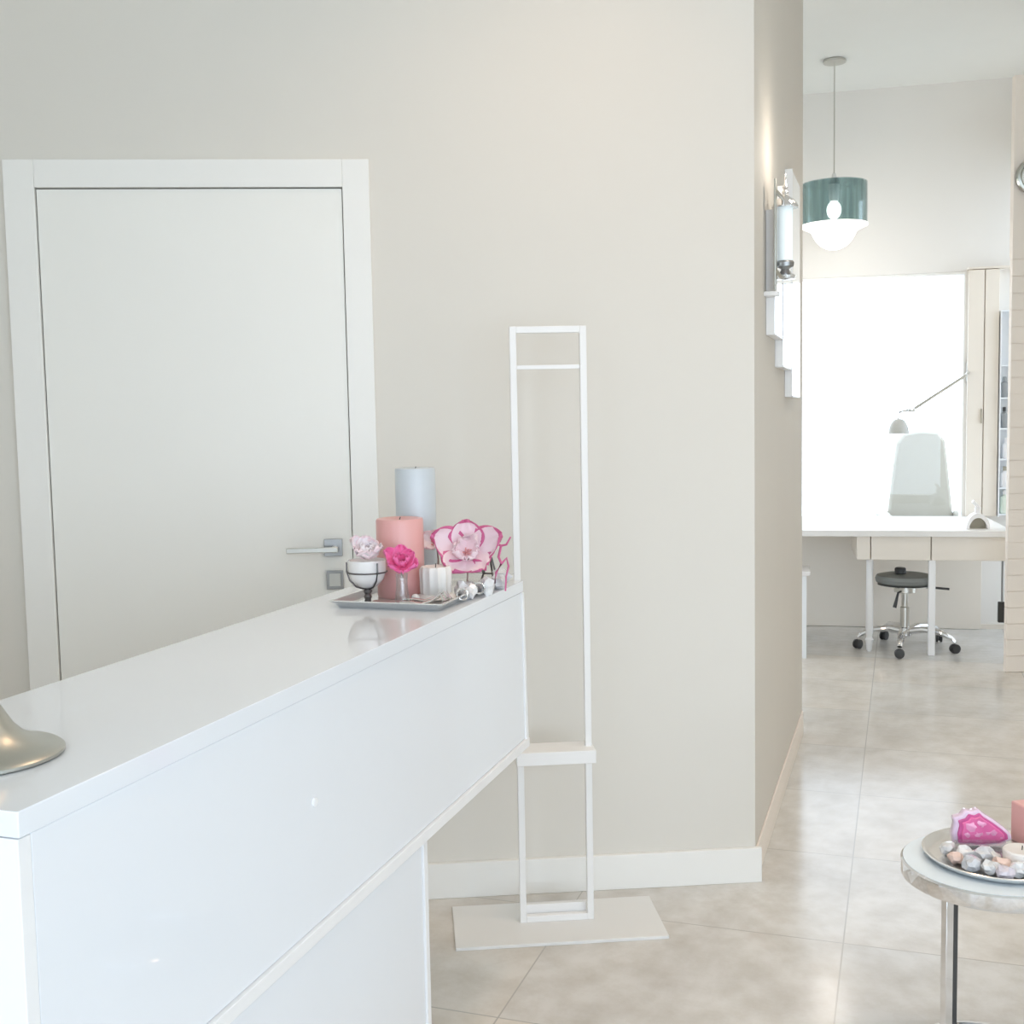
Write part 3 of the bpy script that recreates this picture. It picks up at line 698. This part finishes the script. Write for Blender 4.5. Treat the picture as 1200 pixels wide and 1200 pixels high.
st = [(.912, 2.352, .017, 'stone', 'pale crystal nearest the left rim of the round tray, below the agate'),
      (.908, 2.304, .016, 'peach', 'cream flat stone by the left rim of the round tray'),
      (.934, 2.320, .019, 'stone', 'pale crystal left of the glass block'),
      (.966, 2.305, .020, 'greystone', 'grey crystal in the middle left of the round tray'),
      (.925, 2.265, .019, 'greystone', 'grey white crystal near the left front rim of the round tray'),
      (.955, 2.245, .018, 'stone', 'pale crystal at the front rim between grey and lilac stones'),
      (.985, 2.262, .018, 'peach', 'peach stone just left of the white tealight'),
      (.972, 2.220, .017, 'lilacs', 'lilac grey crystal at the front rim of the round tray'),
      (1.005, 2.232, .019, 'stone', 'pale crystal at the front rim below the tealight'),
      (1.020, 2.212, .014, 'greystone', 'small grey crystal at the very front rim of the round tray'),
      (1.045, 2.232, .018, 'lilacs', 'lilac crystal at the front rim near the right photo edge'),
      (.985, 2.302, .015, 'stone', 'small pale crystal between glass block and tealight')]
M['lilacs'] = mat('lilac_stone', (.66, .60, .65), .25, vary=.25, scale=60, coat=.5)
for i, (x, y, r, m, lab) in enumerate(st):
    gem('crystal', lab, (x, y, SB), r, i + 11, M[m], (1, 1, .85), 'crystals on the round tray')

# ------------------------------------------------------------------ light
w = bpy.data.worlds.new('daylight'); scn.world = w; w.use_nodes = True
bg = w.node_tree.nodes['Background']
bg.inputs[0].default_value = (.76, .868, 1.0, 1); bg.inputs[1].default_value = 4.0

def area(name, loc, rot, sx, sy, energy=0, col=(1, 1, 1), portal=False):
    l = bpy.data.lights.new(name, 'AREA'); l.shape = 'RECTANGLE'; l.size = sx; l.size_y = sy
    l.energy = energy; l.color = col
    o = bpy.data.objects.new(name, l); COL.objects.link(o); o.location = loc; o.rotation_euler = rot
    if portal: l.cycles.is_portal = True
    return o
def loc_w(x, y, z): return Vector(CORNER) + Matrix.Rotation(AW, 3, 'Z') @ Vector((x, y, z))
area('daylight_portal', loc_w(.3, -5.62, 1.485), (R(90), 0, AW + pi), 4.3, 2.65, portal=True).rotation_euler = (R(90), 0, AW)
area('daylight_portal', loc_f((X0 + X1) / 2, .0, (Z0 + Z1) / 2), (R(-90), 0, AF), X1 - X0, Z1 - Z0, portal=True)

for y0, y1, z0, z1 in RW:
    area('daylight_portal', loc_w(2.89, (y0 + y1) / 2, (z0 + z1) / 2), (R(90), 0, AW + R(90)), y1 - y0, z1 - z0, portal=True)

area('daylight_portal', loc_w(-2.34, -4.15, 1.5), (R(90), 0, AW - R(90)), 2.1, 2.4, portal=True)
area('daylight_portal', loc_f(-1.24, -1.55, .95), (R(90), 0, AF - R(90)), .7, 1.9, portal=True)

def fill_downlight(x, y, power, col=(1, .80, .62), i=1):  # unseen ceiling spots with trim rings, added to warm and brighten the rooms
    b = MB().lathe([(.045, 0), (.048, -.006), (.060, -.006), (.062, 0)], (0, 0, 0), 32, cap=False)
    b.build('trim_%d' % i, M['trim'], loc=(x, y, CEIL), kind='structure')
    l = bpy.data.lights.new('fill_downlight', 'SPOT'); l.energy = power; l.color = col
    l.spot_size = R(120); l.spot_blend = .9; l.shadow_soft_size = .22
    o = bpy.data.objects.new('fill_downlight', l); COL.objects.link(o); o.location = (x, y, CEIL - .02)
fill_downlight(.32, 2.5, 50, (1, .66, .42), i=1)
fill_downlight(1.9, 2.2, 60, i=2)
fill_downlight(2.1, 4.4, 40, i=3)
fill_downlight(1.5, 6.2, 10, i=4)
l = bpy.data.lights.new('pendant_bulb', 'POINT'); l.energy = 7; l.color = (1, .95, .88); l.shadow_soft_size = .08
o = bpy.data.objects.new('pendant_bulb', l); COL.objects.link(o); o.location = (1.909, 6.772, CEIL - 1.16)
l = bpy.data.lights.new('sconce_bulb', 'POINT'); l.energy = 1.3; l.color = (1, .90, .78); l.shadow_soft_size = .03
o = bpy.data.objects.new('sconce_bulb', l); COL.objects.link(o); o.location = Vector(CORNER) + Matrix.Rotation(AK, 3, 'Z') @ Vector((.16, .34, 2.20))

# ------------------------------------------------------------------ camera
cam = bpy.data.cameras.new('camera'); co = bpy.data.objects.new('camera', cam); COL.objects.link(co)
cam.sensor_width = 36; cam.lens = 36 * 1338.27 / 1200; cam.clip_start = .02
pt, ro = R(4.6403), R(-1.0811)
r0 = Vector((1, 0, 0)); u0 = Vector((0, sin(pt), cos(pt))); f0 = Vector((0, cos(pt), -sin(pt)))
r1 = cos(ro) * r0 + sin(ro) * u0; u1 = -sin(ro) * r0 + cos(ro) * u0
mt = Matrix((r1, u1, -f0)).transposed().to_4x4(); mt.translation = (0, 0, 1.39)
co.matrix_world = mt
scn.camera = co
scn.view_settings.view_transform = 'Standard'; scn.view_settings.look = 'None'
scn.view_settings.gamma = 1; scn.view_settings.use_curve_mapping = False
scn.view_settings.exposure = .23
scn.cycles.max_bounces = 12; scn.cycles.diffuse_bounces = 8; scn.cycles.glossy_bounces = 6
scn.cycles.transparent_max_bounces = 12
scn.cycles.sample_clamp_indirect = 6
scn.cycles.caustics_reflective = False; scn.cycles.caustics_refractive = False
scn.cycles.use_denoising = True
